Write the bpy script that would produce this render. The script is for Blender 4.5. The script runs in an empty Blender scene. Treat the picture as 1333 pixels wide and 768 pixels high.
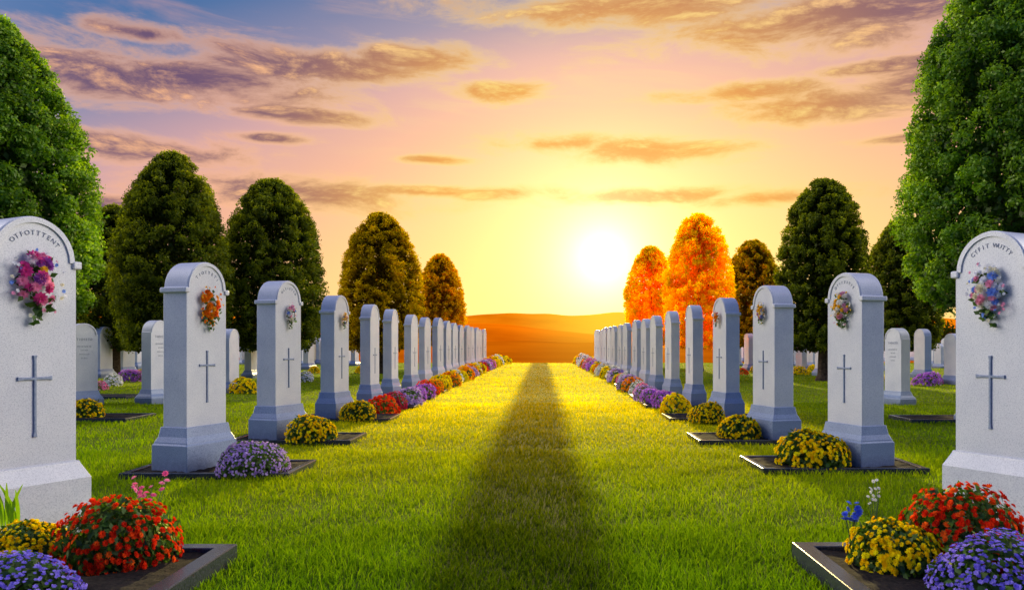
import bpy, math, numpy as np
from mathutils import Vector
rs = np.random.RandomState
scene = bpy.context.scene
coll = scene.collection
scene.view_settings.view_transform = 'Standard'
scene.view_settings.look = 'None'
scene.view_settings.exposure = 0
F = 1037.0; VX = 709.0; VY = 447.0; CH = 1.5

# ------------------------------------------------ colour helpers
def s2l(c):
    c = c / 255.0
    return c / 12.92 if c <= 0.04045 else ((c + 0.055) / 1.055) ** 2.4
def srgb(r, g, b): return (s2l(r), s2l(g), s2l(b), 1)

class NB:
    def __init__(s, tree): s.t = tree; s.n = tree.nodes; s.l = tree.links
    def node(s, typ, **kw):
        n = s.n.new(typ)
        for k, v in kw.items(): setattr(n, k, v)
        return n
    def put(s, sock, v):
        if isinstance(v, bpy.types.NodeSocket): s.l.new(v, sock)
        else: sock.default_value = v
    def m(s, op, a, b=None, c=None, clamp=False):
        n = s.n.new('ShaderNodeMath'); n.operation = op; n.use_clamp = clamp
        s.put(n.inputs[0], a)
        if b is not None: s.put(n.inputs[1], b)
        if c is not None: s.put(n.inputs[2], c)
        return n.outputs[0]
    def mix(s, f, a, b, mode='MIX'):
        n = s.n.new('ShaderNodeMixRGB'); n.blend_type = mode
        s.put(n.inputs[0], f); s.put(n.inputs[1], a); s.put(n.inputs[2], b)
        return n.outputs[0]
    def ramp(s, f, stops, interp='LINEAR'):
        n = s.n.new('ShaderNodeValToRGB'); cr = n.color_ramp; cr.interpolation = interp
        while len(cr.elements) < len(stops): cr.elements.new(0.5)
        for e, (p, c) in zip(cr.elements, stops):
            e.position = p; e.color = c if len(c) == 4 else (*c, 1)
        s.put(n.inputs[0], f)
        return n.outputs[0]
    def noise(s, vec, scale, detail=3, rough=0.5, dist=0.0):
        n = s.n.new('ShaderNodeTexNoise')
        if vec is not None: s.put(n.inputs['Vector'], vec)
        n.inputs['Scale'].default_value = scale; n.inputs['Detail'].default_value = detail
        n.inputs['Roughness'].default_value = rough; n.inputs['Distortion'].default_value = dist
        return n.outputs['Fac']
    def smooth(s, x, a, b, lo=0.0, hi=1.0):
        n = s.n.new('ShaderNodeMapRange'); n.interpolation_type = 'SMOOTHSTEP'
        s.put(n.inputs[0], x); n.inputs[1].default_value = a; n.inputs[2].default_value = b
        n.inputs[3].default_value = lo; n.inputs[4].default_value = hi
        return n.outputs[0]

# ------------------------------------------------ world
SUN_AZ = math.atan((785 - VX) / F); SUN_TE = 112 / F * math.cos(SUN_AZ)
SUN_EL = math.atan(SUN_TE)
world = bpy.data.worlds.new("World"); scene.world = world; world.use_nodes = True
nt = world.node_tree; nt.nodes.clear(); B = NB(nt)
tc = B.node('ShaderNodeTexCoord'); sep = B.node('ShaderNodeSeparateXYZ')
nt.links.new(tc.outputs['Generated'], sep.inputs[0])
X, Y, Z = sep.outputs
az = B.m('ARCTAN2', X, Y)
hyp = B.m('SQRT', B.m('ADD', B.m('MULTIPLY', X, X), B.m('MULTIPLY', Y, Y)))
te = B.m('DIVIDE', Z, B.m('MAXIMUM', hyp, 0.05))
el = B.m('ARCSINE', Z)
sd = (math.sin(SUN_AZ) * math.cos(SUN_EL), math.cos(SUN_AZ) * math.cos(SUN_EL), math.sin(SUN_EL))
dp = B.node('ShaderNodeVectorMath', operation='DOT_PRODUCT')
nt.links.new(tc.outputs['Generated'], dp.inputs[0]); dp.inputs[1].default_value = sd
ang = B.m('ARCCOSINE', B.m('MINIMUM', dp.outputs['Value'], 0.999999))
elp = B.m('MAXIMUM', el, 0.0)
t = B.m('ADD', B.m('MULTIPLY', elp, 0.78), B.m('MULTIPLY', ang, 0.26))
t = B.m('ADD', t, B.m('MULTIPLY', B.m('MAXIMUM', B.m('MINIMUM', az, 1.0), -1.0), -0.07))
base = B.ramp(t, [(0.0, srgb(255, 222, 125)), (0.10, srgb(255, 214, 130)), (0.18, srgb(252, 198, 138)),
                  (0.26, srgb(238, 176, 148)), (0.33, srgb(210, 162, 164)), (0.39, srgb(142, 136, 168)),
                  (0.46, srgb(66, 108, 162)), (0.75, srgb(54, 90, 172)), (1.0, srgb(60, 98, 184))])
# glow
g1 = B.m('EXPONENT', B.m('MULTIPLY', ang, -1 / 0.034))
g2 = B.m('EXPONENT', B.m('MULTIPLY', ang, -1 / 0.12))
g3 = B.m('EXPONENT', B.m('MULTIPLY', B.m('MULTIPLY', ang, ang), -1 / 0.08))
base = B.mix(1.0, base, B.mix(g3, (0, 0, 0, 1), (0.18, 0.13, 0.0, 1)), 'ADD')
base = B.mix(1.0, base, B.mix(g2, (0, 0, 0, 1), (1.0, 0.60, 0.22, 1)), 'ADD')

CL = [(110, 92, 170, 38, 0.0), (250, 105, 190, 30, 0.0), (410, 86, 180, 26, 0.05), (545, 78, 100, 20, 0.0), (190, 45, 70, 12, 0), (165, 190, 150, 20, 0), (390, 252, 170, 22, 0),
      (570, 250, 170, 9, 0.0), (860, 8, 220, 28, -0.05), (1130, 18, 280, 40, 0), (1090, 135, 160, 22, 0.02), (970, 120, 110, 13, 0), (1200, 112, 120, 24, 0.0), (1160, 86, 90, 10, 0),
      (850, 197, 115, 17, 0), (715, 188, 75, 14, 0), (1010, 258, 100, 12, 0), (840, 256, 140, 10, 0), (395, 150, 90, 11, 0),
      (640, 118, 60, 13, 0), (115, 266, 110, 12, 0), (1180, 180, 80, 7, 0), (560, 208, 45, 6, 0), (350, 180, 60, 7, 0)]
def ellipses(a, e):
    cur = None
    for (px, py, rx, ry, k) in CL:
        ca = math.atan((px - VX) / F); cc = math.cos(ca)
        ce = (VY - py) / F * cc; ru = rx / F * cc * cc; rv = ry / F * cc
        u = B.m('MULTIPLY_ADD', a, 1 / ru, -ca / ru); v = B.m('MULTIPLY_ADD', e, 1 / rv, -ce / rv)
        q = B.m('MULTIPLY_ADD', u, u, B.m('MULTIPLY', v, v))
        cur = q if cur is None else B.m('MINIMUM', cur, q)
    return B.m('SQRT', cur)
cur = ellipses(az, te)
def cnoise(a, e):
    cmb = B.node('ShaderNodeCombineXYZ'); B.put(cmb.inputs[0], a); B.put(cmb.inputs[1], B.m('MULTIPLY', e, 2.7))
    return B.noise(cmb.outputs[0], 8.5, 10, 0.66, 0.35)
n0 = cnoise(az, te)
sg = B.m('MULTIPLY_ADD', az, -0.05, SUN_AZ * 0.05)
n1 = cnoise(B.m('ADD', az, sg), B.m('ADD', te, 0.010))
e0 = B.m('SUBTRACT', 1.36, B.m('MINIMUM', cur, 2.6))
d0 = B.m('MULTIPLY_ADD', n0, 3.3, B.m('SUBTRACT', e0, 1.65))
alpha = B.smooth(d0, -0.25, 0.95)
rel = B.m('MULTIPLY', B.m('SUBTRACT', n0, n1), 3.0)
far = B.smooth(ang, 0.17, 0.5)
lit = B.smooth(rel, -0.15, 0.7)
thin = B.smooth(d0, 0.1, 1.15, 1.0, 0.0)
lit = B.m('MAXIMUM', B.m('MULTIPLY', lit, B.smooth(ang, 0.4, 0.85, 1.0, 0.8)), thin)
core = B.mix(far, srgb(242, 164, 66), srgb(104, 74, 106))
edge = B.mix(far, srgb(255, 226, 122), srgb(255, 188, 136))
ccol = B.mix(lit, core, edge)
vis = B.m('MULTIPLY', alpha, B.smooth(Y, 0.0, 0.3))
# high thin streaks
cmb2 = B.node('ShaderNodeCombineXYZ'); B.put(cmb2.inputs[0], az); B.put(cmb2.inputs[1], B.m('MULTIPLY_ADD', te, 6.0, B.m('MULTIPLY', az, 0.5)))
n2 = B.noise(cmb2.outputs[0], 4.0, 6, 0.6, 0.6)
wis = B.m('MULTIPLY', B.smooth(n2, 0.5, 0.8), B.smooth(Y, 0.0, 0.4, 0.0, 0.4))
base = B.mix(wis, base, B.mix(far, srgb(255, 228, 150), srgb(244, 178, 150)))
base = B.mix(B.m('MULTIPLY', vis, 0.94), base, ccol)
base = B.mix(1.0, base, B.mix(g1, (0, 0, 0, 1), (2.6, 2.0, 1.35, 1)), 'ADD')
# fill lobes added out of view at either side to brighten the headstone faces
aa = B.m('MULTIPLY', B.m('SUBTRACT', B.m('ABSOLUTE', az), 1.36), 1 / 0.34)
ee = B.m('MULTIPLY', B.m('SUBTRACT', el, 0.35), 1 / 0.45)
lobe = B.m('EXPONENT', B.m('MULTIPLY', B.m('MULTIPLY_ADD', aa, aa, B.m('MULTIPLY', ee, ee)), -1.0))
base = B.mix(1.0, base, B.mix(lobe, (0, 0, 0, 1), (7.6, 7.0, 6.1, 1)), 'ADD')
sky = B.node('ShaderNodeTexSky'); sky.sky_type = 'NISHITA'; sky.sun_disc = False
sky.sun_elevation = SUN_EL; sky.sun_rotation = SUN_AZ
bg1 = B.node('ShaderNodeBackground'); B.put(bg1.inputs[0], base); bg1.inputs[1].default_value = 1.0
bg2 = B.node('ShaderNodeBackground'); B.put(bg2.inputs[0], sky.outputs[0]); bg2.inputs[1].default_value = 0.004
add = B.node('ShaderNodeAddShader'); nt.links.new(bg1.outputs[0], add.inputs[0]); nt.links.new(bg2.outputs[0], add.inputs[1])
wo = B.node('ShaderNodeOutputWorld'); nt.links.new(add.outputs[0], wo.inputs[0])

sl = bpy.data.lights.new("sun", 'SUN'); sl.energy = 5.0; sl.angle = math.radians(0.8); sl.color = (1.0, 0.78, 0.30)
so = bpy.data.objects.new("sun", sl); coll.objects.link(so)
lamp_el = math.radians(13.5)
dv = Vector((math.sin(SUN_AZ) * math.cos(lamp_el), math.cos(SUN_AZ) * math.cos(lamp_el), math.sin(lamp_el)))
so.rotation_euler = dv.to_track_quat('Z', 'Y').to_euler()
so.location = (3, 40, 12)

cam = bpy.data.cameras.new("camera"); co = bpy.data.objects.new("camera", cam); coll.objects.link(co)
co.location = (0, 0, CH); co.rotation_euler = (math.radians(90), 0, 0)
cam.sensor_width = 36; cam.lens = F / 1333 * 36; cam.shift_x = -(VX - 666.5) / 1333; cam.shift_y = (VY - 384) / 1333
cam.clip_end = 6000; cam.clip_start = 0.05
scene.camera = co

# ------------------------------------------------ materials
def newmat(name):
    m = bpy.data.materials.new(name); m.use_nodes = True; m.node_tree.nodes.clear()
    return m, NB(m.node_tree)
def out(b, sh):
    o = b.node('ShaderNodeOutputMaterial'); b.l.new(sh, o.inputs[0]); return o
def attr(b, nm='rnd'):
    a = b.node('ShaderNodeAttribute'); a.attribute_name = nm; return a.outputs['Fac']
def principled(b, col, rough=0.5, spec=0.5, normal=None):
    p = b.node('ShaderNodeBsdfPrincipled'); b.put(p.inputs['Base Color'], col); b.put(p.inputs['Roughness'], rough)
    p.inputs['Specular IOR Level'].default_value = spec
    if normal is not None: b.l.new(normal, p.inputs['Normal'])
    return p.outputs[0]
def bump(b, h, st, dist=0.01):
    n = b.node('ShaderNodeBump'); n.inputs['Strength'].default_value = st; n.inputs['Distance'].default_value = dist
    b.l.new(h, n.inputs['Height']); return n.outputs[0]

def leafy(name, stops, trans=0.45, gloss=0.05, tmul=(1.6, 1.5, 0.6), nscale=1.2):
    m, b = newmat(name)
    r = attr(b)
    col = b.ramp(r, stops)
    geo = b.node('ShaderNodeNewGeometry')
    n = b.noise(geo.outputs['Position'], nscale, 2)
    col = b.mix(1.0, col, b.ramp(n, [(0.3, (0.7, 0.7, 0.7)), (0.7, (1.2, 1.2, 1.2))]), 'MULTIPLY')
    d = b.node('ShaderNodeBsdfDiffuse'); b.put(d.inputs[0], col)
    tr = b.node('ShaderNodeBsdfTranslucent'); b.put(tr.inputs[0], b.mix(1.0, col, (*tmul, 1), 'MULTIPLY'))
    mx = b.node('ShaderNodeMixShader'); mx.inputs[0].default_value = trans
    b.l.new(d.outputs[0], mx.inputs[1]); b.l.new(tr.outputs[0], mx.inputs[2])
    if gloss <= 0:
        out(b, mx.outputs[0]); return m
    g = b.node('ShaderNodeBsdfGlossy'); g.inputs['Roughness'].default_value = 0.5; g.inputs[0].default_value = (.8, .85, .5, 1)
    mx2 = b.node('ShaderNodeMixShader'); mx2.inputs[0].default_value = gloss
    b.l.new(mx.outputs[0], mx2.inputs[1]); b.l.new(g.outputs[0], mx2.inputs[2])
    out(b, mx2.outputs[0]); return m

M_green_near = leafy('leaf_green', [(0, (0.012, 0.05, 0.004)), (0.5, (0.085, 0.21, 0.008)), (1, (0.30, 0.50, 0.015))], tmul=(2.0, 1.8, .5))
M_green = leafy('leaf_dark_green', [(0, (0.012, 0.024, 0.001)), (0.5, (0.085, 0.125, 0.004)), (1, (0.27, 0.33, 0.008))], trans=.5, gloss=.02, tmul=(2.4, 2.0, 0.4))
M_olive_glow = leafy('leaf_green_painted_glow', [(0, (0.10, 0.065, 0.001)), (0.5, (0.50, 0.34, 0.003)), (1, (0.95, 0.70, 0.01))], trans=.6, gloss=.0, tmul=(1.25, 1.2, 0.4))  # low-sun glow painted into the leaf colour
M_amber_glow = leafy('leaf_amber_painted_glow', [(0, (0.35, 0.17, 0.001)), (0.5, (0.85, 0.48, 0.002)), (1, (1.0, 0.75, 0.01))], trans=.6, gloss=.0, tmul=(1.25, 1.2, 0.4))  # sun glow near the sunset painted into amber leaf tones
M_gold_glow = leafy('leaf_gold_painted_glow', [(0, (0.85, 0.40, 0.001)), (0.5, (1.0, 0.68, 0.001)), (1, (1.0, 0.92, 0.01))], trans=0.6, gloss=0, tmul=(1.5, 1.45, 0.4), nscale=.8)  # backlight on green trees painted as golden orange leaf colour
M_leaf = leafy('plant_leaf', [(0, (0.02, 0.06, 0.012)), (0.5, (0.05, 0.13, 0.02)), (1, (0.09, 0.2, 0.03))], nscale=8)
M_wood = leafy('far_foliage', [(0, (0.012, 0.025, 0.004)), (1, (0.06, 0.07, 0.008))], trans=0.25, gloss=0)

def petal(name, stops, interp='LINEAR'):
    m, b = newmat(name)
    col = b.ramp(attr(b), stops, interp)
    d = b.node('ShaderNodeBsdfDiffuse'); b.put(d.inputs[0], col)
    tr = b.node('ShaderNodeBsdfTranslucent'); b.put(tr.inputs[0], col)
    mx = b.node('ShaderNodeMixShader'); mx.inputs[0].default_value = 0.4
    b.l.new(d.outputs[0], mx.inputs[1]); b.l.new(tr.outputs[0], mx.inputs[2])
    out(b, mx.outputs[0]); return m
PET = {
 'red': petal('petal_red', [(0, (0.6, 0.02, 0.008)), (0.6, (0.95, 0.05, 0.01)), (1, (1.0, 0.2, 0.02))]),
 'yellow': petal('petal_yellow', [(0, (0.98, 0.6, 0.0)), (1, (1.0, 0.9, 0.01))]),
 'lavender': petal('petal_lavender', [(0, (0.38, 0.22, 0.6)), (1, (0.8, 0.6, 0.92))]),
 'purple': petal('petal_purple', [(0, (0.18, 0.12, 0.7)), (1, (0.55, 0.42, 1.0))]),
 'violet': petal('petal_violet', [(0, (0.42, 0.10, 0.6)), (1, (0.75, 0.34, 0.92))]),
 'maroon': petal('petal_maroon', [(0, (0.4, 0.01, 0.05)), (1, (0.75, 0.06, 0.14))]),
 'pink': petal('petal_pink', [(0, (0.9, 0.14, 0.4)), (1, (1.0, 0.45, 0.65))]),
 'white': petal('petal_white', [(0, (0.7, 0.7, 0.72)), (1, (0.9, 0.9, 0.88))]),
 'orange': petal('petal_orange', [(0, (0.95, 0.2, 0.0)), (1, (1.0, 0.5, 0.02))]),
 'blue': petal('petal_blue', [(0, (0.04, 0.08, 0.6)), (1, (0.15, 0.25, 0.9))]),
 'mix_pink': petal('petals_pink_mixed', [(0, (0.8, 0.08, 0.35)), (0.4, (0.95, 0.35, 0.55)), (0.68, (0.4, 0.1, 0.45)), (0.78, (0.85, 0.75, 0.8)), (0.92, (0.9, 0.6, 0.05))], 'CONSTANT'),
 'mix_orange': petal('petals_orange_mixed', [(0, (0.9, 0.25, 0.01)), (0.5, (0.95, 0.5, 0.03)), (0.8, (0.8, 0.1, 0.02))], 'CONSTANT'),
 'mix_pale': petal('petals_pale_mixed', [(0, (0.85, 0.85, 0.88)), (0.42, (0.25, 0.4, 0.85)), (0.6, (0.9, 0.4, 0.55)), (0.8, (0.85, 0.8, 0.6))], 'CONSTANT'),
 'mix_gold': petal('petals_gold_mixed', [(0, (0.95, 0.6, 0.04)), (0.4, (0.88, 0.84, 0.75)), (0.75, (0.75, 0.35, 0.5)), (0.87, (0.3, 0.35, 0.75))], 'CONSTANT'),
}
def granite(name, a, c, e_, k=1.0):
    m, b = newmat(name)
    tcn = b.node('ShaderNodeTexCoord'); v = tcn.outputs['Object']
    sp = b.noise(v, 110, 2, 0.7); bg = b.noise(v, 2.6, 4); mid = b.noise(v, 22, 3)
    col = b.ramp(sp, [(0.33, a), (0.45, c), (0.62, e_)])
    col = b.mix(1.0, col, b.ramp(bg, [(0.3, (0.86, 0.87, 0.9)), (0.7, (1.05, 1.04, 1.02))]), 'MULTIPLY')
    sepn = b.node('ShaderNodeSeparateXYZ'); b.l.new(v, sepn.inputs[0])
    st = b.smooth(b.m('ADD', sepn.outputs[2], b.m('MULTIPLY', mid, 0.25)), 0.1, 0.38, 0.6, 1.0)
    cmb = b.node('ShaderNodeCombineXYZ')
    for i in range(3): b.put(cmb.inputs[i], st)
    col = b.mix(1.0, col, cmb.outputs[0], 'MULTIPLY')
    out(b, principled(b, col, 0.34, 0.5, bump(b, sp, 0.08, 0.003))); return m
M_gran = granite('pale_granite', (0.46, 0.48, 0.52), (0.63, 0.64, 0.67), (0.71, 0.72, 0.74))
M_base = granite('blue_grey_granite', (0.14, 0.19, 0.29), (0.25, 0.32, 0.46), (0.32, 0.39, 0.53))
def simple(name, c1, c2, scale, rough, spec=0.5, bst=0.1):
    m, b = newmat(name); tcn = b.node('ShaderNodeTexCoord')
    n = b.noise(tcn.outputs['Object'], scale, 5, 0.65)
    out(b, principled(b, b.ramp(n, [(0.35, c1), (0.65, c2)]), rough, spec, bump(b, n, bst, 0.01))); return m
M_border = simple('dark_polished_granite', (0.02, 0.022, 0.03), (0.06, 0.062, 0.075), 70, 0.25)
M_soil = simple('dark_soil', (0.006, 0.005, 0.004), (0.035, 0.024, 0.016), 35, 0.95, 0.2, 0.9)
M_cross = simple('carved_cross_stone', (0.17, 0.22, 0.32), (0.28, 0.33, 0.44), 60, 0.4)
M_letter = simple('engraved_lettering', (0.15, 0.18, 0.26), (0.22, 0.25, 0.34), 60, 0.6)
M_bark = simple('bark', (0.03, 0.02, 0.012), (0.10, 0.07, 0.045), 9, 0.9, 0.2, 0.8)
M_stem = simple('green_stem', (0.04, 0.09, 0.02), (0.07, 0.15, 0.03), 20, 0.6)

def lawn_colour(b, blade):
    geo = b.node('ShaderNodeNewGeometry'); P = geo.outputs['Position']
    s = b.node('ShaderNodeSeparateXYZ'); b.l.new(P, s.inputs[0])
    n = b.noise(P, 0.7, 3, 0.6)
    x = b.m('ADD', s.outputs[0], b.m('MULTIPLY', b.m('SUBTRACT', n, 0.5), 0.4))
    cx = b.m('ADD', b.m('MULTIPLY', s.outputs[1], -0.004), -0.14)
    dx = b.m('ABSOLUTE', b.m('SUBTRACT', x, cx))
    shadow_tint = b.smooth(dx, 0.4, 0.85, 1.0, 0.0)  # mask for the shadow band down the aisle, painted into the turf
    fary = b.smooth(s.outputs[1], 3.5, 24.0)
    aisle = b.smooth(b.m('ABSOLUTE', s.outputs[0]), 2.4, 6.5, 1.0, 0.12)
    sun_tint = b.m('MULTIPLY', fary, aisle)  # low sunlight along the aisle, put into the grass colour as yellow
    if blade:
        g = b.ramp(attr(b), [(0, (0.055, 0.155, 0.003)), (0.5, (0.09, 0.225, 0.005)), (1, (0.14, 0.29, 0.007))])
    else:
        n2 = b.noise(P, 5.0, 2)
        g = b.ramp(n2, [(0.3, (0.04, 0.095, 0.003)), (0.7, (0.06, 0.12, 0.004))])
    g = b.mix(1.0, g, b.ramp(n, [(0.3, (0.82, 0.82, 0.8)), (0.7, (1.18, 1.15, 1.1))]), 'MULTIPLY')
    g = b.mix(sun_tint, g, b.mix(1.0, g, (8.5, 3.1, 0.3, 1) if blade else (14.0, 6.0, .3, 1), 'MULTIPLY'))
    g = b.mix(shadow_tint, g, b.mix(1.0, g, (0.36, 0.33, 0.4, 1), 'MULTIPLY'))
    return g, P
def grass_mats():
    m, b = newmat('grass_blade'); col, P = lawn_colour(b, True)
    d = b.node('ShaderNodeBsdfDiffuse'); b.put(d.inputs[0], col)
    tr = b.node('ShaderNodeBsdfTranslucent'); b.put(tr.inputs[0], b.mix(1.0, col, (1.7, 1.5, 0.5, 1), 'MULTIPLY'))
    mx = b.node('ShaderNodeMixShader'); mx.inputs[0].default_value = 0.5
    b.l.new(d.outputs[0], mx.inputs[1]); b.l.new(tr.outputs[0], mx.inputs[2])
    out(b, mx.outputs[0])
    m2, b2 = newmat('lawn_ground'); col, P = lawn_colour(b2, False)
    n = b2.noise(P, 40, 3, 0.7)
    out(b2, principled(b2, col, 0.95, 0.1, bump(b2, n, 0.8, 0.03)))
    return m, m2
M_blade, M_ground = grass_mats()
def hill_mat():
    m, b = newmat('painted_glow_hill')
    geo = b.node('ShaderNodeNewGeometry'); P = geo.outputs['Position']
    s = b.node('ShaderNodeSeparateXYZ'); b.l.new(P, s.inputs[0])
    n = b.noise(P, 0.03, 4, 0.55)
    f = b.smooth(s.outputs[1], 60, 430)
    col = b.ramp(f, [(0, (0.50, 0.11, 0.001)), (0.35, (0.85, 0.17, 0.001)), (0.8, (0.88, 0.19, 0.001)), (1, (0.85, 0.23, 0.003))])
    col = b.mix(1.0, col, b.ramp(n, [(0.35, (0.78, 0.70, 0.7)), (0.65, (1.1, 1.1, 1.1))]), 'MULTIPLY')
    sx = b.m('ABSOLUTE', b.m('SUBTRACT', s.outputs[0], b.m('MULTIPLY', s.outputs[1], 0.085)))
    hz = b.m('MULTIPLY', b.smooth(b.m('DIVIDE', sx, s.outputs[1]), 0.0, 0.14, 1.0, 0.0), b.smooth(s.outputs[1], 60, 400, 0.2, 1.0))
    col = b.mix(b.m('MULTIPLY', hz, .9), col, (1.15, 0.70, 0.04, 1))  # sunward haze painted into the hill colour
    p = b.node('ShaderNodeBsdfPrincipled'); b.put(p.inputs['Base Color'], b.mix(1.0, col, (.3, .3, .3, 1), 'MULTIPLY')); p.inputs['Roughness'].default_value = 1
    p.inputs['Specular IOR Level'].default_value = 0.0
    b.put(p.inputs['Emission Color'], col); p.inputs['Emission Strength'].default_value = 0.8  # hill surface emits its own sunset glow
    out(b, p.outputs[0]); return m
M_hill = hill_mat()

# ------------------------------------------------ mesh helpers
def fast_mesh(name, V, Fc, rnd=None):
    V = np.asarray(V, np.float32).reshape(-1, 3); Fc = np.asarray(Fc, np.int32)
    me = bpy.data.meshes.new(name); k = Fc.shape[1]; nf = Fc.shape[0]
    me.vertices.add(len(V)); me.vertices.foreach_set('co', V.ravel())
    me.loops.add(nf * k); me.loops.foreach_set('vertex_index', Fc.ravel())
    me.polygons.add(nf); me.polygons.foreach_set('loop_start', np.arange(0, nf * k, k, dtype=np.int32))
    me.polygons.foreach_set('loop_total', np.full(nf, k, np.int32))
    if rnd is not None:
        a = me.attributes.new('rnd', 'FLOAT', 'POINT'); a.data.foreach_set('value', np.asarray(rnd, np.float32))
    me.update(calc_edges=True); return me
def frames(N, r):
    N = N / np.linalg.norm(N, axis=1, keepdims=True)
    R = r.normal(size=N.shape); Xa = np.cross(R, N); Xa /= np.linalg.norm(Xa, axis=1, keepdims=True)
    return Xa, np.cross(N, Xa), N
def scatter(name, tv, tf, pos, nrm, scale, r, rnd=None):
    tv = np.asarray(tv, float); tf = np.asarray(tf, int); n = len(pos)
    Xa, Ya, Za = frames(nrm, r)
    sc = np.broadcast_to(scale, (n,))[:, None, None]
    V = pos[:, None, :] + sc * (tv[None, :, 0, None] * Xa[:, None] + tv[None, :, 1, None] * Ya[:, None] + tv[None, :, 2, None] * Za[:, None])
    Fc = tf[None] + (np.arange(n) * len(tv))[:, None, None]
    if rnd is None: rnd = r.rand(n)
    return fast_mesh(name, V, Fc.reshape(-1, tf.shape[1]), np.repeat(rnd, len(tv)))
LEAF = ([(0, 0, 0), (0.32, 0.45, 0.1), (0, 1, -0.05), (-0.32, 0.45, 0.1)], [(0, 1, 2, 3)])
def blossom(rings):
    V = []; Fc = []
    for (n, length, w, lift, z0, off) in rings:
        for i in range(n):
            a = 2 * math.pi * (i + off) / n; c, s = math.cos(a), math.sin(a)
            def P(rr, tt, z): return (rr * c - tt * s, rr * s + tt * c, z)
            k = len(V)
            V += [P(0.05, 0, z0), P(length * .6, w, z0 + lift * .5), P(length, 0, z0 + lift), P(length * .6, -w, z0 + lift * .5)]
            Fc.append((k, k + 1, k + 2, k + 3))
    return V, Fc
BL_DETAIL = blossom([(8, 1, .3, .15, 0, 0), (7, .72, .26, .38, .05, .5), (5, .42, .2, .45, .1, 0)])
BL_MID = blossom([(6, 1, .4, .2, 0, 0), (4, .6, .35, .45, .05, .5)])
BL_LOW = blossom([(5, 1, .5, .25, 0, 0)])

def obj(name, me, mat=None, parent=None, loc=(0, 0, 0), rot=(0, 0, 0), scale=(1, 1, 1)):
    o = bpy.data.objects.new(name, me); coll.objects.link(o)
    if me is not None and mat is not None and len(me.materials) == 0: me.materials.append(mat)
    if parent is not None: o.parent = parent
    o.location = loc; o.rotation_euler = rot; o.scale = scale
    return o
def tag(o, label, cat, group=None):
    o['label'] = label; o['category'] = cat
    if group: o['group'] = group
def bev(o, w, seg=2):
    m = o.modifiers.new('bevel', 'BEVEL'); m.width = w; m.segments = seg; m.limit_method = 'ANGLE'; m.angle_limit = math.radians(40)
def pymesh(name, V, Fc):
    me = bpy.data.meshes.new(name); me.from_pydata(V, [], Fc); me.update(); return me
def boxmesh(name, x0, x1, y0, y1, z0, z1):
    V = [(x0, y0, z0), (x1, y0, z0), (x1, y1, z0), (x0, y1, z0), (x0, y0, z1), (x1, y0, z1), (x1, y1, z1), (x0, y1, z1)]
    return pymesh(name, V, [(0, 3, 2, 1), (4, 5, 6, 7), (0, 1, 5, 4), (1, 2, 6, 5), (2, 3, 7, 6), (3, 0, 4, 7)])
def tube(V, Fc, pts, rad, n=8):
    pts = [Vector(p) for p in pts]; k0 = len(V)
    for i, p in enumerate(pts):
        d = (pts[min(i + 1, len(pts) - 1)] - pts[max(i - 1, 0)]).normalized()
        a = d.orthogonal().normalized(); c = d.cross(a)
        for j in range(n):
            th = 2 * math.pi * j / n
            V.append(tuple(p + rad[i] * (math.cos(th) * a + math.sin(th) * c)))
    for i in range(len(pts) - 1):
        for j in range(n):
            Fc.append((k0 + i * n + j, k0 + i * n + (j + 1) % n, k0 + (i + 1) * n + (j + 1) % n, k0 + (i + 1) * n + j))

# ------------------------------------------------ setting: ground, hills
g = pymesh('ground', [(-900, -80, 0), (900, -80, 0), (900, 3000, 0), (-900, 3000, 0)], [(0, 1, 2, 3)])
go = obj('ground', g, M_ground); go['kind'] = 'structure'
def hills():
    xs = np.linspace(-420, 420, 281); ys = np.concatenate([np.linspace(61, 160, 70), np.linspace(163, 640, 160)])
    XX, YY = np.meshgrid(xs, ys)
    def und(x, seed, s):
        r = rs(seed); v = 0
        for k in range(5): v = v + np.sin(x / s * (1.7 ** k) + r.rand() * 6.28) * (0.55 ** k)
        return v
    Zz = np.full_like(XX, -0.25)
    for (yc, h, w, sd, sx, am, tilt) in [(88, 0.45, 14, 1, 12, .16, 0), (135, 1.6, 24, 2, 20, .55, .01), (230, 6.3, 45, 3, 26, 1.3, -.03), (430, 17.0, 90, 9, 24, 1.3, -.015)]:
        c = yc + 8 * und(XX, sd + 20, sx * 1.5)
        Zz = np.maximum(Zz, (h + am * und(XX, sd, sx) + tilt * XX) * np.exp(-((YY - c) / w) ** 2) - 0.25)
    ny, nx = XX.shape; idx = np.arange(ny * nx).reshape(ny, nx)
    Fc = np.stack([idx[:-1, :-1], idx[:-1, 1:], idx[1:, 1:], idx[1:, :-1]], -1).reshape(-1, 4)
    me = fast_mesh('hills', np.stack([XX, YY, Zz + 0.26], -1).reshape(-1, 3), Fc)
    me.polygons.foreach_set('use_smooth', np.ones(len(me.polygons), bool))
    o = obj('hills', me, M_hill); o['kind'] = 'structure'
hills()

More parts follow.
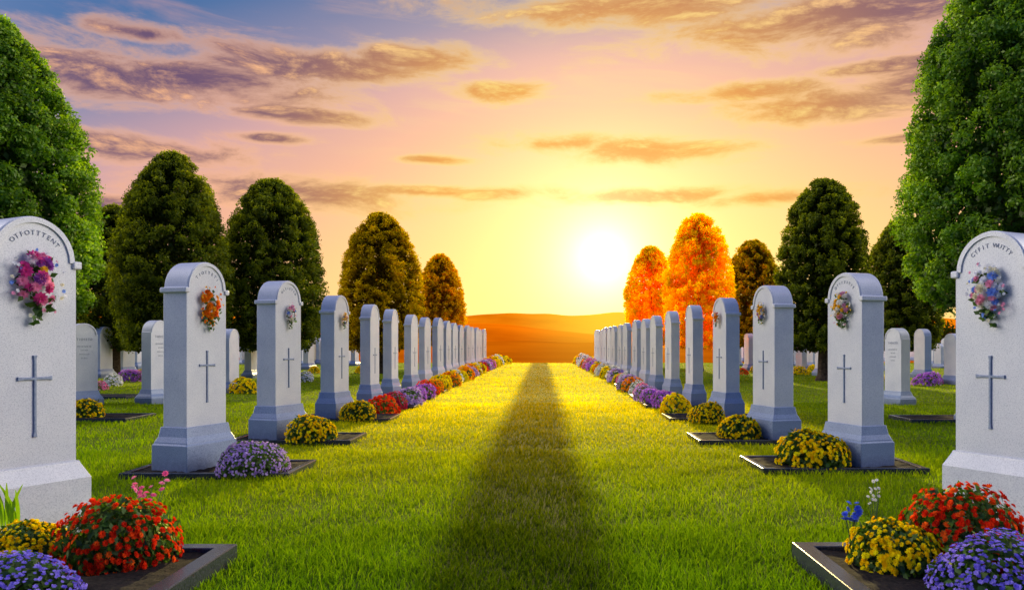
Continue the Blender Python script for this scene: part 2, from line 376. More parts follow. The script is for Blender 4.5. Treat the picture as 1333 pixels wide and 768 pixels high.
# ------------------------------------------------ grave pieces
W, T = 0.63, 0.33
def mk_plinth(w=W, t=T, h=0.34, grow=0.17, square=False):
    S = [(-0.02, w + grow, t + grow), (h, w + grow, t + grow), (h + .012, w + grow - .03, t + grow - .03), (h + .03, w + grow - .035, t + grow - .035),
         (h + .09, w + grow * .45, t + grow * .45), (h + .17, w + .05, t + .05), (h + .20, w + .04, t + .04)]
    if square: S = [(-0.02, w + grow, t + grow), (h, w + grow, t + grow), (h + .11, w + .045, t + .045), (h + .13, w + .035, t + .035)]
    V = []; Fc = []
    for (z, a, b_) in S: V += [(-a / 2, -b_ / 2, z), (a / 2, -b_ / 2, z), (a / 2, b_ / 2, z), (-a / 2, b_ / 2, z)]
    for i in range(len(S) - 1):
        for j in range(4): Fc.append((4 * i + j, 4 * i + (j + 1) % 4, 4 * i + 4 + (j + 1) % 4, 4 * i + 4 + j))
    Fc.append((3, 2, 1, 0)); k = 4 * (len(S) - 1); Fc.append((k, k + 1, k + 2, k + 3))
    return pymesh('plinth', V, Fc)
def mk_shaft(w=W, t=T, z0=0.5, zs=2.10, zt=2.42, n=40):
    pr = [(-w / 2, z0), (w / 2, z0), (w / 2, zs)]
    for i in range(1, n): 
        a = math.pi * i / n; pr.append(((w / 2 - .012) * math.cos(a), zs + (zt - zs) * math.sin(a)))
    pr.append((-w / 2, zs)); N = len(pr)
    V = [(x, -t / 2, z) for x, z in pr] + [(x, t / 2, z) for x, z in pr]
    Fc = [tuple(range(N)), tuple(range(2 * N - 1, N - 1, -1))] + [(i + N, (i + 1) % N + N, (i + 1) % N, i) for i in range(N)]
    return pymesh('shaft', V, Fc)
def mk_arch(w=W, t=T, zs=2.10, zt=2.42, wd=0.045, n=36, pr=0.014):
    V = []; Fc = []
    y0, y1 = -t / 2 - pr, -t / 2 + .01
    for i in range(n + 1):
        a = math.pi * i / n
        for k in (0.008, wd):
            rx = w / 2 - .012 - k; rz = zt - zs - k
            x, z = rx * math.cos(a), zs + rz * math.sin(a)
            V += [(x, y0, z), (x, y1, z)]
    for i in range(n):
        k = 4 * i; Fc += [(k, k + 4, k + 6, k + 2), (k + 1, k + 5, k + 4, k), (k + 2, k + 6, k + 7, k + 3)]
    Fc += [(0, 2, 3, 1), (4 * n, 4 * n + 1, 4 * n + 3, 4 * n + 2)]
    return pymesh('arch_moulding', V, Fc)
def mk_cross(t=T, zb=0.80, zt=1.40, arm=0.125, za=1.23, hw=0.010, pr=0.014):
    o_ = [(-hw - .006, zb), (hw + .006, zb), (hw, zb + .04), (hw, za - hw), (arm - .03, za - hw), (arm, za - hw - .006), (arm, za + hw + .006), (arm - .03, za + hw), (hw, za + hw),
          (hw, zt - .03), (hw + .006, zt), (-hw - .006, zt), (-hw, zt - .03), (-hw, za + hw), (-arm + .03, za + hw), (-arm, za + hw + .006), (-arm, za - hw - .006), (-arm + .03, za - hw), (-hw, za - hw), (-hw, zb + .04)]
    N = len(o_)
    V = [(x, -t / 2 - pr, z) for x, z in o_] + [(x, -t / 2 + .01, z) for x, z in o_]
    return pymesh('cross', V, [tuple(range(N))] + [(i + N, (i + 1) % N + N, (i + 1) % N, i) for i in range(N)])
glyph = {}
def get_glyph(ch):
    if ch not in glyph:
        cu = bpy.data.curves.new('g', 'FONT'); cu.body = ch; cu.size = 1; cu.extrude = 0.03; cu.align_x = 'CENTER'; cu.resolution_u = 2; cu.offset = -0.004
        o = bpy.data.objects.new('g', cu); coll.objects.link(o); bpy.context.view_layer.update()
        me = bpy.data.meshes.new_from_object(o.evaluated_get(bpy.context.evaluated_depsgraph_get()))
        V = [tuple(v.co) for v in me.vertices]; Fc = [tuple(p.vertices) for p in me.polygons]
        bpy.data.objects.remove(o); bpy.data.curves.remove(cu); bpy.data.meshes.remove(me); glyph[ch] = (V, Fc)
    return glyph[ch]
def lettering(arc=None, lines=(), t=T, size=0.050, rad=0.20, zc=2.085):
    V = []; Fc = []
    def put(ch, x, z, ang, s):
        gv, gf = get_glyph(ch); k = len(V); c, sn = math.cos(ang), math.sin(ang)
        for (a, b_, d) in gv: V.append((x + s * (a * c - b_ * sn), -t / 2 - .001 - abs(0.03 + d) * s, z + s * (a * sn + b_ * c)))
        for f in gf: Fc.append(tuple(k + i for i in f))
    if arc:
        n = len(arc)
        for i, ch in enumerate(arc):
            a = math.radians(136 - 96 * i / (n - 1))
            if ch != ' ': put(ch, rad * math.cos(a), zc + rad * math.sin(a), a - math.pi / 2, size)
    for (txt, z, s) in lines:
        for i, ch in enumerate(txt):
            if ch != ' ': put(ch, (i - (len(txt) - 1) / 2) * s * .72, z, 0, s)
    return pymesh('lettering', V, Fc)

me_plinth, me_shaft, me_arch, me_cross = mk_plinth(h=.46, grow=.15, square=True), mk_shaft(), mk_arch(), mk_cross()
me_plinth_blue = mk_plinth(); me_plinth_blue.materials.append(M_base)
me_sh = [boxmesh('shoulder_moulding', s * (W / 2) - .035, s * (W / 2) + .035, -T / 2 - .022, T / 2 + .022, 2.055, 2.115) for s in (1, -1)]
def gravestone(x, y, h, side, a, arc=None, lines=(), label='', group='gravestones lining the grass aisle', cross=True, sx=1, sy=1, blue=True):
    sc = h / 2.42
    e = obj('gravestone', None, loc=(x, y, 0), rot=(0, 0, side * math.radians(90 - a)), scale=(sc * sx, sc * sy, sc))
    e.empty_display_size = 0.3
    tag(e, label, 'gravestone', group)
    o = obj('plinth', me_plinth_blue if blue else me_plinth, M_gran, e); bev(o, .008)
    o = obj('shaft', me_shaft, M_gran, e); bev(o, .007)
    o = obj('arch_moulding', me_arch, M_gran, e)
    for s in me_sh: o = obj('shoulder_moulding', s, M_gran, e); bev(o, .012)
    if cross: o = obj('cross', me_cross, M_cross, e); bev(o, .003, 1)
    if arc or lines: obj('lettering', lettering(arc, lines), M_letter, e)
    return e
rects = []
def plot(x0, x1, y0, y1, h=0.09, b=0.09, label='dark granite grave border filled with black soil'):
    e = obj('grave_plot', None, loc=((x0 + x1) / 2, (y0 + y1) / 2, 0)); tag(e, label, 'grave border', 'grave borders beside the headstones')
    w, d = (x1 - x0) / 2, (y1 - y0) / 2
    V = []; Fc = []
    for (ww, dd, z) in [(w, d, -.02), (w, d, h), (w - b, d - b, h), (w - b, d - b, -.02)]:
        V += [(-ww, -dd, z), (ww, -dd, z), (ww, dd, z), (-ww, dd, z)]
    for i in range(3):
        for j in range(4): Fc.append((4 * i + j, 4 * i + (j + 1) % 4, 4 * i + 4 + (j + 1) % 4, 4 * i + 4 + j))
    o = obj('border', pymesh('border', V, Fc), M_border, e); bev(o, .008)
    n = 26; r = rs(int(abs(x0 * 100) + y0 * 10))
    gx, gy = np.meshgrid(np.linspace(-w + b - .01, w - b + .01, n), np.linspace(-d + b - .01, d - b + .01, n))
    gz = h * .62 + r.rand(n, n) * .022
    idx = np.arange(n * n).reshape(n, n)
    Fq = np.stack([idx[:-1, :-1], idx[:-1, 1:], idx[1:, 1:], idx[1:, :-1]], -1).reshape(-1, 4)
    obj('soil', fast_mesh('soil', np.stack([gx, gy, gz], -1).reshape(-1, 3), Fq), M_soil, e)
    rects.append((x0, x1, y0, y1))

# ------------------------------------------------ flowers
def dome_pts(n, r, hz=0.9, low=-0.12):
    u = r.rand(n) * 2 * np.pi; z = low + (1 - low) * r.rand(n); q = np.sqrt(np.maximum(0, 1 - z * z))
    return np.stack([q * np.cos(u), q * np.sin(u), (z - low) * hz], 1)
def lump(P, seed):
    r = rs(seed); D = r.normal(size=(7, 3)); D /= np.linalg.norm(D, axis=1, keepdims=True)
    f = 1 + 0.11 * np.sin(3.2 * (P @ D.T) + r.rand(7) * 6).sum(1) / 2.2
    return P * f[:, None]
bush_cache = {}
def bush_mesh(kind, detail):
    key = (kind, detail)
    if key in bush_cache: return bush_cache[key]
    seed = abs(sum(ord(c) for c in kind)) + len(detail) * 7; r = rs(seed)
    nb, bs, tmpl, nl, ls = {'fine': (480, .064, BL_DETAIL, 2200, .15), 'tiny': (1200, .038, BL_MID, 1700, .14), 'mid': (270, .10, BL_MID, 350, .2), 'far': (90, .19, BL_LOW, 90, .3)}[detail]
    P = lump(dome_pts(nb, r), seed); N = P * np.array([1, 1, 1.3]) + r.normal(size=P.shape) * .28
    bl = scatter('blossoms', *tmpl, P * (1 + r.rand(nb)[:, None] * .09 - .04), N, bs * (0.7 + .6 * r.rand(nb)), r)
    P2 = lump(dome_pts(nl, r, low=-.15), seed); N2 = P2 + r.normal(size=P2.shape) * .7
    lv = scatter('foliage', *LEAF, P2 * (.50 + .46 * r.rand(nl)[:, None] ** .5), N2, ls * (.7 + .6 * r.rand(nl)), r)
    bl.materials.append(PET[kind]); lv.materials.append(M_leaf)
    bush_cache[key] = (bl, lv); return bush_cache[key]
LBL = {'red': 'red', 'yellow': 'yellow', 'lavender': 'pale lavender', 'purple': 'blue-purple', 'violet': 'violet', 'maroon': 'dark red', 'pink': 'pink', 'white': 'white', 'orange': 'orange', 'blue': 'blue'}
def bush(kind, x, y, R, detail, rot=0.0, z=0.05, hz=1.0, where='a dark granite grave border'):
    e = obj('flower_bush', None, loc=(x, y, z), rot=(0, 0, rot), scale=(R, R, R * hz)); e.empty_display_size = .3
    tag(e, 'rounded %s flowering bush beside %s' % (LBL[kind], where), 'flowers', 'rounded flowering bushes on the graves')
    bl, lv = bush_mesh(kind, detail)
    o = obj('blossoms', bl, None, e); o['kind'] = 'stuff'
    o = obj('foliage', lv, None, e); o['kind'] = 'stuff'
def bouquet(stone_args, kind, z, R, seed, label, dx=0.0):
    x, y, h, side, a = stone_args; th = side * math.radians(90 - a); r = rs(seed)
    off = T / 2 * h / 2.42 + .02
    e = obj('bouquet', None, loc=(x + math.sin(th) * off + math.cos(th) * dx, y - math.cos(th) * off + math.sin(th) * dx, z), rot=(0, 0, th))
    e.empty_display_size = .1; tag(e, label, 'bouquet', 'bouquets fixed to headstones')
    n = 26; u = r.rand(n) * 6.28; q = np.sqrt(r.rand(n)) 
    P = np.stack([q * np.cos(u) * R * .62, -R * .28 * (1 - q * q) - .03 + 0 * q, q * np.sin(u) * R * .85 + .02], 1)
    N = np.stack([q * np.cos(u) * .8, -np.ones(n), q * np.sin(u) * .8], 1)
    rich = blossom([(9, 1, .3, .05, 0, 0), (8, .85, .27, .3, .04, .5), (7, .62, .24, .48, .08, .2), (5, .38, .2, .55, .14, .5)])
    obj('blossoms', scatter('blossoms', *rich, P, N, R * (.16 + .1 * r.rand(n)), r), PET[kind], e)
    n = 80; u = r.rand(n) * 6.28; q = .4 + .65 * r.rand(n)
    P = np.stack([q * np.cos(u) * R * .65, -.01 - .03 * r.rand(n), q * np.sin(u) * R * .9 - .02], 1)
    P[:14, 0] *= .35; P[:14, 2] = -R * (.7 + .75 * r.rand(14))
    N = np.stack([r.normal(size=n) * .5, -np.ones(n) * .8, r.normal(size=n) * .5], 1)
    obj('leaves', scatter('leaves', *LEAF, P, N, R * (.2 + .2 * r.rand(n)), r), M_leaf, e)
    n = 30; u = r.rand(n) * 6.28; q = .9 + .45 * r.rand(n)
    P = np.stack([q * np.cos(u) * R * .7, -.03 - .02 * r.rand(n), q * np.sin(u) * R * .95], 1)
    obj('small_blossoms', scatter('small_blossoms', *BL_MID, P, np.tile([[0, -1, .1]], (n, 1)) + r.normal(size=(n, 3)) * .3, R * .08, r), PET[kind if kind != 'mix_pink' else 'mix_pale'], e)

# ------------------------------------------------ aisle rows
NB_ = 'pale granite headstone with carved cross and '
Ls = [(-3.93, 5.98, 2.44, 1, 27), (-4.12, 9.4, 2.45, 1, 19), (-4.13, 12.4, 2.47, 1, 18), (-4.16, 15.8, 2.45, 1, 13)]
Rs = [(3.80, 6.6, 2.42, -1, 27), (3.80, 9.75, 2.36, -1, 19), (3.55, 12.4, 2.40, -1, 16), (3.62, 15.9, 2.41, -1, 13)]
gravestone(*Ls[0], arc='OTFOTTTENT', label=NB_ + 'pink bouquet', blue=False)
gravestone(*Ls[1], arc='TIOTTETI', label=NB_ + 'orange bouquet')
gravestone(*Ls[2], arc='OITIETIO', label=NB_ + 'pale blue bouquet')
gravestone(*Ls[3], label=NB_ + 'small gold bouquet', sx=.95, sy=.88)
gravestone(*Rs[0], arc='CYFIT WUTTY', label=NB_ + 'blue and white bouquet', blue=False)
gravestone(*Rs[1], arc='OTIFTITIE', label=NB_ + 'gold and pink bouquet')
gravestone(*Rs[2], label=NB_ + 'small gold bouquet')
gravestone(*Rs[3], label=NB_ + 'small orange bouquet', sx=.95, sy=.88)
bouquet(Ls[0], 'mix_pink', 1.95, .22, 5, 'pink and magenta bouquet hung on a headstone')
bouquet(Ls[1], 'mix_orange', 1.93, .20, 6, 'orange bouquet hung on a headstone', .01)
bouquet(Ls[2], 'mix_pale', 1.95, .15, 7, 'pale blue and white bouquet hung on a headstone')
bouquet(Ls[3], 'mix_gold', 1.97, .13, 8, 'small gold bouquet hung on a headstone')
bouquet(Rs[0], 'mix_pale', 1.92, .20, 9, 'blue, white and pink bouquet hung on a headstone')
bouquet(Rs[1], 'mix_gold', 1.93, .19, 10, 'gold and pink bouquet hung on a headstone')
bouquet(Rs[2], 'mix_gold', 1.98, .14, 11, 'small gold bouquet hung on a headstone')
bouquet(Rs[3], 'mix_orange', 2.0, .12, 12, 'small orange bouquet hung on a headstone')
rw = rs(3)
yy = 18.8; k = 0
while yy < 57:
    sx = .86 + rw.uniform(-.04, .04); sy = max(.52, .76 - .03 * k); aa_ = 10 + min(k, 5) * 1.5
    gravestone(-4.15 + rw.uniform(-.06, .06), yy, 2.45 + rw.uniform(-.06, .04), 1, aa_ + rw.uniform(-3, 3), label='pale granite headstone with rounded top and carved cross', sx=sx, sy=sy, blue=k < 3)
    gravestone(3.52 + rw.uniform(-.06, .06), yy + .2, 2.38 + rw.uniform(-.05, .04), -1, aa_ + rw.uniform(-3, 3), label='pale granite headstone with rounded top and carved cross', sx=sx, sy=sy, blue=k < 3)
    yy += 2.95; k += 1
# plots
plot(-5.1, -2.12, 3.9, 5.5, .12, .12)
plot(1.72, 5.1, 3.9, 5.55, .12, .12)
for i, s in enumerate(Ls[1:] + [(-4.15, 18.8 + 2.95 * k_, 0, 0, 0) for k_ in range(8)]):
    plot(s[0] - .58, s[0] + 1.3 - .04 * i, s[1] - .62, s[1] + .45, .07, .07)
for i, s in enumerate(Rs[1:] + [(3.52, 19.0 + 2.95 * k_, 0, 0, 0) for k_ in range(8)]):
    plot(s[0] - 1.3 + .04 * i, s[0] + .62, s[1] - .62, s[1] + .45, .07, .07)
# near flowers
bush('red', -2.76, 5.15, .32, 'fine', .3, .07, 1.22)
bush('yellow', -3.38, 5.25, .26, 'fine', 1.2, .07, 1.05)
bush('purple', -3.05, 4.55, .35, 'tiny', 0, .03, .72)
bush('red', 2.72, 5.2, .33, 'fine', 2.3, .1, 1.25)
bush('yellow', 2.25, 5.1, .28, 'fine', .7, .05, 1.2)
bush('purple', 2.57, 4.62, .375, 'tiny', 1.0, .02, .9)
bush('lavender', -3.36, 9.05, .37, 'tiny', 1.0, .05, 1.05)
bush('yellow', 3.22, 9.55, .40, 'fine', 1.0, .05, 1.1)
bush('yellow', -3.52, 12.0, .35, 'fine', 2.0, .05, 1.15)
bush('yellow', 3.0, 12.3, .33, 'fine', 3.0, .05, 1.15)
bush('yellow', -3.6, 15.3, .33, 'fine', 4.0, .05, 1.15)
bush('yellow', 3.05, 14.9, .33, 'fine', 5.0, .05, 1.15)
bush('yellow', 2.8, 16.9, .36, 'mid', 5.5, .03, 1.15)
cl = ['red', 'maroon', 'lavender', 'violet', 'violet', 'red', 'orange', 'yellow', 'yellow', 'orange', 'yellow', 'white', 'yellow', 'orange', 'yellow', 'lavender', 'orange', 'yellow', 'white', 'yellow']
cr = ['violet', 'violet', 'lavender', 'pink', 'white', 'orange', 'lavender', 'white', 'pink', 'yellow', 'lavender', 'white', 'orange', 'yellow', 'yellow', 'white', 'yellow', 'orange', 'yellow', 'yellow']
yy = 16.6; i = 0
while yy < 60:
    det = 'mid' if yy < 28 else 'far'
    R_ = .275 + .005 * (yy - 16)
    bush(cl[i % 20], -3.40 + rw.uniform(-.1, .12), yy, R_ + rw.uniform(-.03, .06), det, rw.rand() * 6, .02, 1.2, 'a row of headstones')
    bush(cr[i % 20], 2.78 + rw.uniform(-.12, .1), yy + 1.7, R_ + rw.uniform(-.03, .06), det, rw.rand() * 6, .02, 1.2, 'a row of headstones')
    yy += 1.25; i += 1
for (x, y, R, c) in [(-3.0, 59, .6, 'yellow'), (-3.9, 60, .6, 'yellow'), (2.6, 60, .55, 'orange'), (3.4, 59, .55, 'yellow')]:
    bush(c, x, y, R, 'far', 1, 0, .9, 'the end of the lawn')

def sprig(kind, x, y, z, h, seed, n=9, R=.05, label='', cat='flowers', size=.028):
    r = rs(seed); e = obj('flower_sprig', None, loc=(x, y, z)); tag(e, label, cat); e.empty_display_size = .1
    V = []; Fc = []; tips = []
    for i in range(n):
        dx, dy = r.uniform(-1, 1) * R, r.uniform(-1, 1) * R; hh = h * r.uniform(.7, 1)
        tube(V, Fc, [(0, 0, 0), (dx * .3, dy * .3, hh * .5), (dx, dy, hh)], [.004, .003, .002], 5); tips.append((dx, dy, hh))
        tips.append((dx * .8 + r.uniform(-.02, .02), dy * .8, hh * .88))
    obj('stems', pymesh('stems', V, Fc), M_stem, e)
    P = np.array(tips); obj('blossoms', scatter('blossoms', *BL_DETAIL, P, np.tile([[0, -.5, 1.]], (len(P), 1)) + r.normal(size=P.shape) * .5, size, r), PET[kind], e)
    return e
sprig('pink', -2.62, 5.3, .1, .56, 21, 8, .1, 'tall pink flower sprig rising from a red bush', size=.024)
sprig('white', 2.22, 5.35, .1, .52, 22, 7, .06, 'slender white flower sprig among yellow blossoms', size=.014)
sprig('blue', 2.03, 5.28, .1, .36, 23, 10, .05, 'small blue flowers beside a yellow bush', size=.024)
r = rs(5); V = []; Fc = []
for i in range(7):
    a = r.uniform(-1, 1); hh = r.uniform(.22, .34); w = .016; lean = a * .1; k0 = len(V)
    for q in range(5):
        f = q / 4; ww = w * math.sin(math.pi * (.15 + .8 * f)); V += [(lean * f * f * 1.6 - ww + i * .012 - .04, .01 * i, hh * f), (lean * f * f * 1.6 + ww + i * .012 - .04, .01 * i, hh * f)]
    for q in range(4): Fc.append((k0 + 2 * q, k0 + 2 * q + 1, k0 + 2 * q + 3, k0 + 2 * q + 2))
lp = obj('leafy_plant', pymesh('leafy_plant', V, Fc), M_green_near, loc=(-3.56, 5.28, .28)); tag(lp, 'upright green leaves growing behind yellow flowers', 'plant')
av = lp.data.attributes.new('rnd', 'FLOAT', 'POINT'); av.data.foreach_set('value', np.full(len(lp.data.vertices), .6, np.float32))

# ------------------------------------------------ graves behind the rows
w2, t2 = .74, .30
me_p2, me_s2, me_a2 = mk_plinth(w2, t2, .16, .24), mk_shaft(w2, t2, .3, 1.75, 2.05), mk_arch(w2, t2, 1.75, 2.05, .04)
def slab(px, top, basey, a, side, lines=None, wide=1.0, label='pale granite headstone with rounded top on a low plinth'):
    d = CH * F / (basey - VY); x = (px - VX) * d / F; h = CH + (VY - top) * d / F; s = h / 2.05
    e = obj('gravestone', None, loc=(x, d, 0), rot=(0, 0, side * math.radians(90 - a)), scale=(s * wide, s, s)); e.empty_display_size = .3
    tag(e, label, 'gravestone', 'gravestones standing behind the aisle rows')
    o = obj('plinth', me_p2, M_base, e); bev(o, .008)
    o = obj('shaft', me_s2, M_gran, e); bev(o, .007)
    obj('arch_moulding', me_a2, M_gran, e)
    if lines: obj('lettering', lettering(None, lines, t=t2), M_letter, e)
    rects.append((x - .4, x + .4, d - .35, d + .35)); return x, d
TX = [('TIOIETO', 1.62, .085), ('OTIEFOTIE', 1.45, .06), ('IETIOT', 1.36, .05), ('FOTIEIOT', 1.26, .05), ('OITTE', 1.16, .05)]
slab(107, 421, 527, 42, 1, TX, .85, label='white headstone with rounded top and engraved inscription')
slab(134, 425, 492, 8, 1); slab(164, 427, 488, 12, 1); slab(181, 430, 480, 8, 1)
slab(203, 417, 525, 20, 1, TX, .8, label='pale headstone with rounded top beside clipped lawn')
slab(299, 428, 511, 2, 1); slab(327, 432, 492, 2, 1); slab(347, 436, 484, 10, 1); slab(402, 432, 481, 10, 1); slab(417, 440, 474, 20, 1)
slab(150, 446, 483, 30, 1); slab(257, 440, 478, 10, 1); slab(60, 434, 486, 10, 1); slab(318, 442, 474, 30, 1); slab(387, 444, 473, 20, 1); slab(20, 430, 500, 10, 1); slab(452, 446, 474, 20, 1)
slab(1168, 427, 526, 20, -1, TX, .8, label='pale headstone with rounded top beside clipped lawn')
slab(1201, 428, 492, 8, -1); slab(1241, 434, 500, 10, -1); slab(1280, 424, 552, 25, -1); slab(1143, 440, 482, 10, -1)
slab(1069, 434, 489, 5, -1); slab(1043, 438, 485, 10, -1); slab(1031, 443, 476, 30, -1); slab(975, 434, 482, 5, -1); slab(960, 446, 476, 20, -1)
slab(1120, 444, 477, 20, -1); slab(1222, 447, 479, 20, -1); slab(1010, 446, 474, 20, -1); slab(1310, 436, 492, 10, -1); slab(1098, 446, 474, 30, -1)
for (px, s_) in [(92, 1), (118, 1), (195, 1), (232, 1), (272, 1), (310, 1), (338, 1), (372, 1), (462, 1), (438, 1), (142, 1), (173, 1), (190, 1), (408, 1), (428, 1), (395, 1), (949, -1), (988, -1), (1022, -1), (1056, -1), (1085, -1), (1131, -1), (1157, -1), (1190, -1), (1232, -1), (1212, -1), (1150, -1), (967, -1)]:
    slab(px, 438 + (px * 7 % 6), 470 + (px * 13 % 10), 5 + px % 20, s_)
def bb(kind, px, basey, Rp, det='mid'):
    d = CH * F / (basey - VY); bush(kind, (px - VX) * d / F, d, Rp * d / F, det, px * .1, .03, 1.1, 'a pale headstone')
bb('yellow', 107, 546, 24, 'fine'); bb('white', 147, 503, 12); bb('violet', 172, 497, 14); bb('pink', 185, 494, 10); bb('yellow', 318, 512, 18); bb('white', 398, 497, 10); bb('pink', 131, 508, 9)
bb('yellow', 1040, 488, 10); bb('yellow', 1060, 486, 10); bb('violet', 1206, 502, 16); bb('pink', 1216, 500, 10); bb('yellow', 1145, 497, 8); bb('yellow', 985, 485, 8); bb('orange', 440, 482, 8); bb('yellow', 470, 486, 9); bb('red', 968, 488, 7)
bb('red', 160, 486, 8); bb('yellow', 290, 490, 8); bb('white', 125, 490, 8); bb('white', 1085, 486, 7); bb('yellow', 408, 486, 8); bb('lavender', 1010, 486, 7)
plot(-9.75, -8.0, 15.2, 16.4, .07, .07); plot(-13.0, -11.3, 21.5, 22.6, .07, .07); plot(6.9, 9.6, 15.0, 16.0, .07, .07)

# ------------------------------------------------ trees
def egg_r(t, peak=.3, pw=.62):
    lo = np.sqrt(np.maximum(0, 1 - ((peak - t) / peak) ** 2 * .42)); hi = np.maximum(0, 1 - ((t - peak) / (1 - peak)) ** 1.9) ** pw
    return np.where(t < peak, lo, hi)
def tree(x, y, ztop, zbot, R, mat, seed, leaf, nleaf, label, peak=.30, nclump=None, pw=.62):
    r = rs(seed); H = ztop - zbot
    e = obj('tree', None, loc=(x, y, 0)); tag(e, label, 'tree'); e.empty_display_size = 1
    V = []; Fc = []; b0 = R * .11 + .05
    tube(V, Fc, [(0, 0, -.1), (.02, 0, .25), (.03, .02, zbot * .8 + .3), (0, .05, zbot + H * .35), (.02, 0, zbot + H * .7)], [b0 * 1.5, b0, b0 * .85, b0 * .55, b0 * .15], 10)
    for i in range(9):
        a = i * 2.4 + r.rand(); z0 = zbot * .85 + H * (.05 + .055 * i); rr = R * (.7 - .05 * i)
        tube(V, Fc, [(0, 0, z0), (rr * .4 * math.cos(a), rr * .4 * math.sin(a), z0 + .10 * H), (rr * math.cos(a), rr * math.sin(a), z0 + .22 * H)], [b0 * .4, b0 * .25, b0 * .08], 6)
    me = pymesh('trunk', V, Fc); obj('trunk', me, M_bark, e)
    nc = nclump or 700
    t = r.rand(nc) ** .92; u = r.rand(nc) * 6.283
    lob = 1 + .03 * np.sin(2 * u + seed) + .03 * np.sin(3 * u + t * 7 + seed * 2) + .025 * np.sin(t * 13 + seed)
    rad = R * egg_r(t, peak, pw) * lob * (.89 + .05 * r.rand(nc))
    C = np.stack([rad * np.cos(u), rad * np.sin(u), zbot + H * (t * .97 + .01)], 1)
    cr_ = R * (.06 + .08 * r.rand(nc)) * (.6 + .4 * egg_r(t, peak, pw))
    ci = r.randint(0, nc, nleaf); D = r.normal(size=(nleaf, 3)); D /= np.linalg.norm(D, axis=1, keepdims=True)
    D[:, 2] = np.abs(D[:, 2]) * np.where(r.rand(nleaf) < .75, 1, -1)
    P = C[ci] + D * cr_[ci][:, None] * (.55 + .5 * r.rand(nleaf))[:, None]
    N = D * .9 + r.normal(size=D.shape) * .55
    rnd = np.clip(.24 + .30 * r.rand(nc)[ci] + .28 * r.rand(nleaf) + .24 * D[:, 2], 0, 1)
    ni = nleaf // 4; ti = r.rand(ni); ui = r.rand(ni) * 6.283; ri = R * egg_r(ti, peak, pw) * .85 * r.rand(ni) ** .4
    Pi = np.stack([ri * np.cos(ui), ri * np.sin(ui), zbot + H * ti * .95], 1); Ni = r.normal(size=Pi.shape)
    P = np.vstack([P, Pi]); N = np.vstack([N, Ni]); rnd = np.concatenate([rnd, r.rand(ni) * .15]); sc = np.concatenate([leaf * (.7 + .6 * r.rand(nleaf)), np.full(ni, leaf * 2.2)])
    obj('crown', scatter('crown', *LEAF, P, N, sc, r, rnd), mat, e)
def ptree(px, top, halfw, bot, d, mat, seed, leaf, nleaf, label, **kw):
    s = F / d; tree((px - VX) / s, d, CH + (VY - top) / s, CH + (VY - bot) / s, halfw / s, mat, seed, leaf, nleaf, label, **kw)
G = 'dense egg-shaped green tree behind rows of headstones'
ptree(-22, 10, 138, 410, 16, M_green_near, 1, .07, 105000, 'large leafy bright green tree beside gravestones', peak=.22, nclump=800, pw=.72)
ptree(148, 266, 60, 455, 36, M_green, 2, .10, 40000, G)
ptree(224, 196, 77, 455, 30, M_green, 3, .085, 68000, G, peak=.30, nclump=850, pw=.62)
ptree(354, 231, 71, 455, 33, M_green, 4, .09, 58000, G, pw=.58)
ptree(496, 276, 57, 455, 40, M_olive_glow, 5, .105, 44000, 'egg-shaped tree with low-sun glow painted into golden green leaves', pw=.54)
ptree(573, 330, 34, 450, 50, M_amber_glow, 6, .13, 22000, 'small egg-shaped tree with sun glow painted into amber leaves', pw=.56)
ptree(847, 319, 34, 450, 54, M_gold_glow, 7, .13, 22000, 'tree with backlight painted golden orange beside a row of headstones', peak=.4, pw=.54)
ptree(909, 277, 45, 452, 43, M_gold_glow, 8, .115, 34000, 'egg-shaped tree with backlight painted golden orange beside headstones', peak=.4, pw=.54)
ptree(980, 311, 36, 452, 47, M_olive_glow, 9, .12, 24000, 'rounded tree with sun glow painted golden green beside headstones', peak=.42, pw=.54)
ptree(1072, 231, 61, 455, 32, M_green, 10, .09, 56000, G, peak=.36, pw=.54)
ptree(1176, 282, 51, 455, 37, M_green, 11, .10, 38000, G, peak=.36, pw=.54)
ptree(1325, -90, 147, 402, 16.5, M_green_near, 12, .07, 120000, 'very large leafy bright green tree beside gravestones', peak=.3, nclump=850, pw=.66)
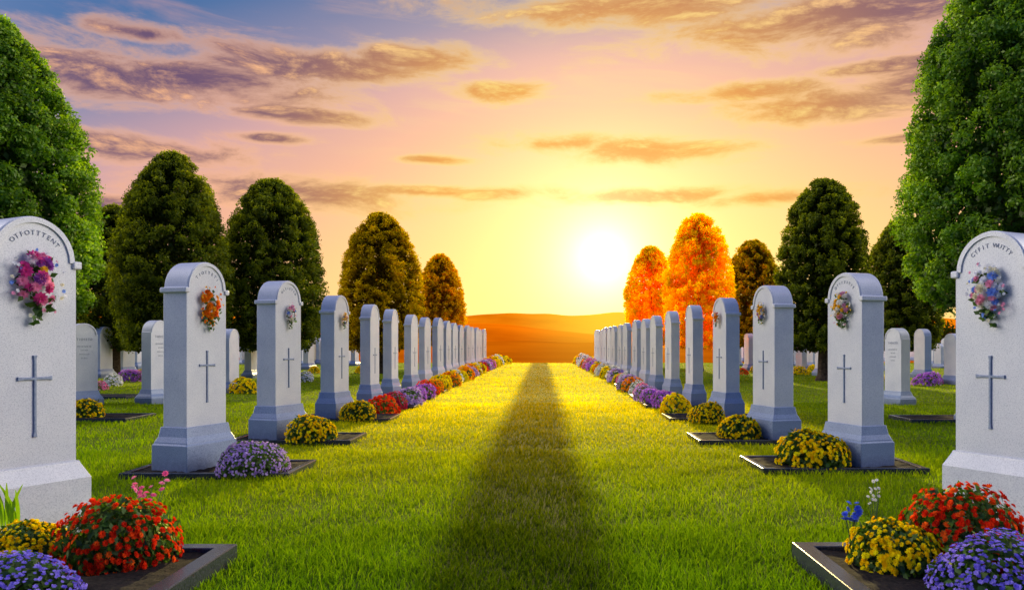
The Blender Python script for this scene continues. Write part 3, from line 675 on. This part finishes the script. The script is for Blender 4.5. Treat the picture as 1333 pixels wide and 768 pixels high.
def wood():
    r = rs(77); n = 26000
    side = np.where(r.rand(n) < .5, -1, 1); xx = side * (17.5 + 75 * r.rand(n)); y = 74 + r.rand(n) * 9
    top = 3.4 + .8 * np.sin(xx * .45) + .5 * np.sin(xx * 1.3 + 1) + .4 * np.sin(xx * 2.9)
    z = top * (1 - r.rand(n) ** 1.8); P = np.stack([xx, y, z], 1)
    N = r.normal(size=P.shape) + np.array([0, -.6, .4])
    o = obj('distant_wood', scatter('distant_wood', *LEAF, P, N, .5, r), M_wood); o['kind'] = 'stuff'; o['label'] = 'dark line of distant trees behind the cemetery'; o['category'] = 'trees'
wood()

# ------------------------------------------------ grass
def grass():
    r = rs(11); Vs = []; Fs = []; Rn = []; base_i = 0
    for (y0, y1, x0, x1, dens, h, w) in [(3.3, 6.5, -4.8, 4.8, 2500, .11, .0034), (6.5, 11, -8, 8, 1150, .095, .0044), (11, 20, -14, 14, 430, .08, .0068),
                                          (20, 36, -26, 26, 130, .06, .011), (36, 62, -40, 40, 50, .055, .016)]:
        n = int((y1 - y0) * (x1 - x0) * dens)
        x = r.uniform(x0, x1, n); y = r.uniform(y0, y1, n); keep = np.ones(n, bool)
        for (a, b_, c, d) in rects: keep &= ~((x > a) & (x < b_) & (y > c) & (y < d))
        x = x[keep]; y = y[keep]; n = len(x)
        cl_ = .75 + .25 * np.sin(x * 3.1 + 1.3 * np.sin(y * 2.3)) * np.sin(y * 2.7 + np.sin(x * 1.9))
        hh = h * (.5 + .75 * r.rand(n)) * cl_; ww = w * (.7 + .6 * r.rand(n))
        ya = r.rand(n) * 6.283; ln = r.rand(n) * 6.283; lm = hh * (.15 + .6 * r.rand(n))
        ax, ay = np.cos(ya), np.sin(ya); lx, ly = np.cos(ln) * lm, np.sin(ln) * lm
        def pt(f, s, k): return np.stack([x + lx * f * f + s * ax * ww * k, y + ly * f * f + s * ay * ww * k, hh * f * (1 - .15 * f) - .003], 1)
        V = np.stack([pt(0, -1, 1), pt(0, 1, 1), pt(.55, 1, .8), pt(.55, -1, .8), pt(1, 1, .08), pt(1, -1, .08)], 1)
        Fc = np.array([[0, 1, 2, 3], [3, 2, 4, 5]])[None] + (base_i + np.arange(n) * 6)[:, None, None]
        Vs.append(V.reshape(-1, 3)); Fs.append(Fc.reshape(-1, 4)); Rn.append(np.repeat(r.rand(n), 6)); base_i += n * 6
    me = fast_mesh('grass', np.vstack(Vs), np.vstack(Fs), np.concatenate(Rn))
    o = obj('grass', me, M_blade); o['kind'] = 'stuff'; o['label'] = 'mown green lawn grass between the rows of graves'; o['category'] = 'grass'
grass()
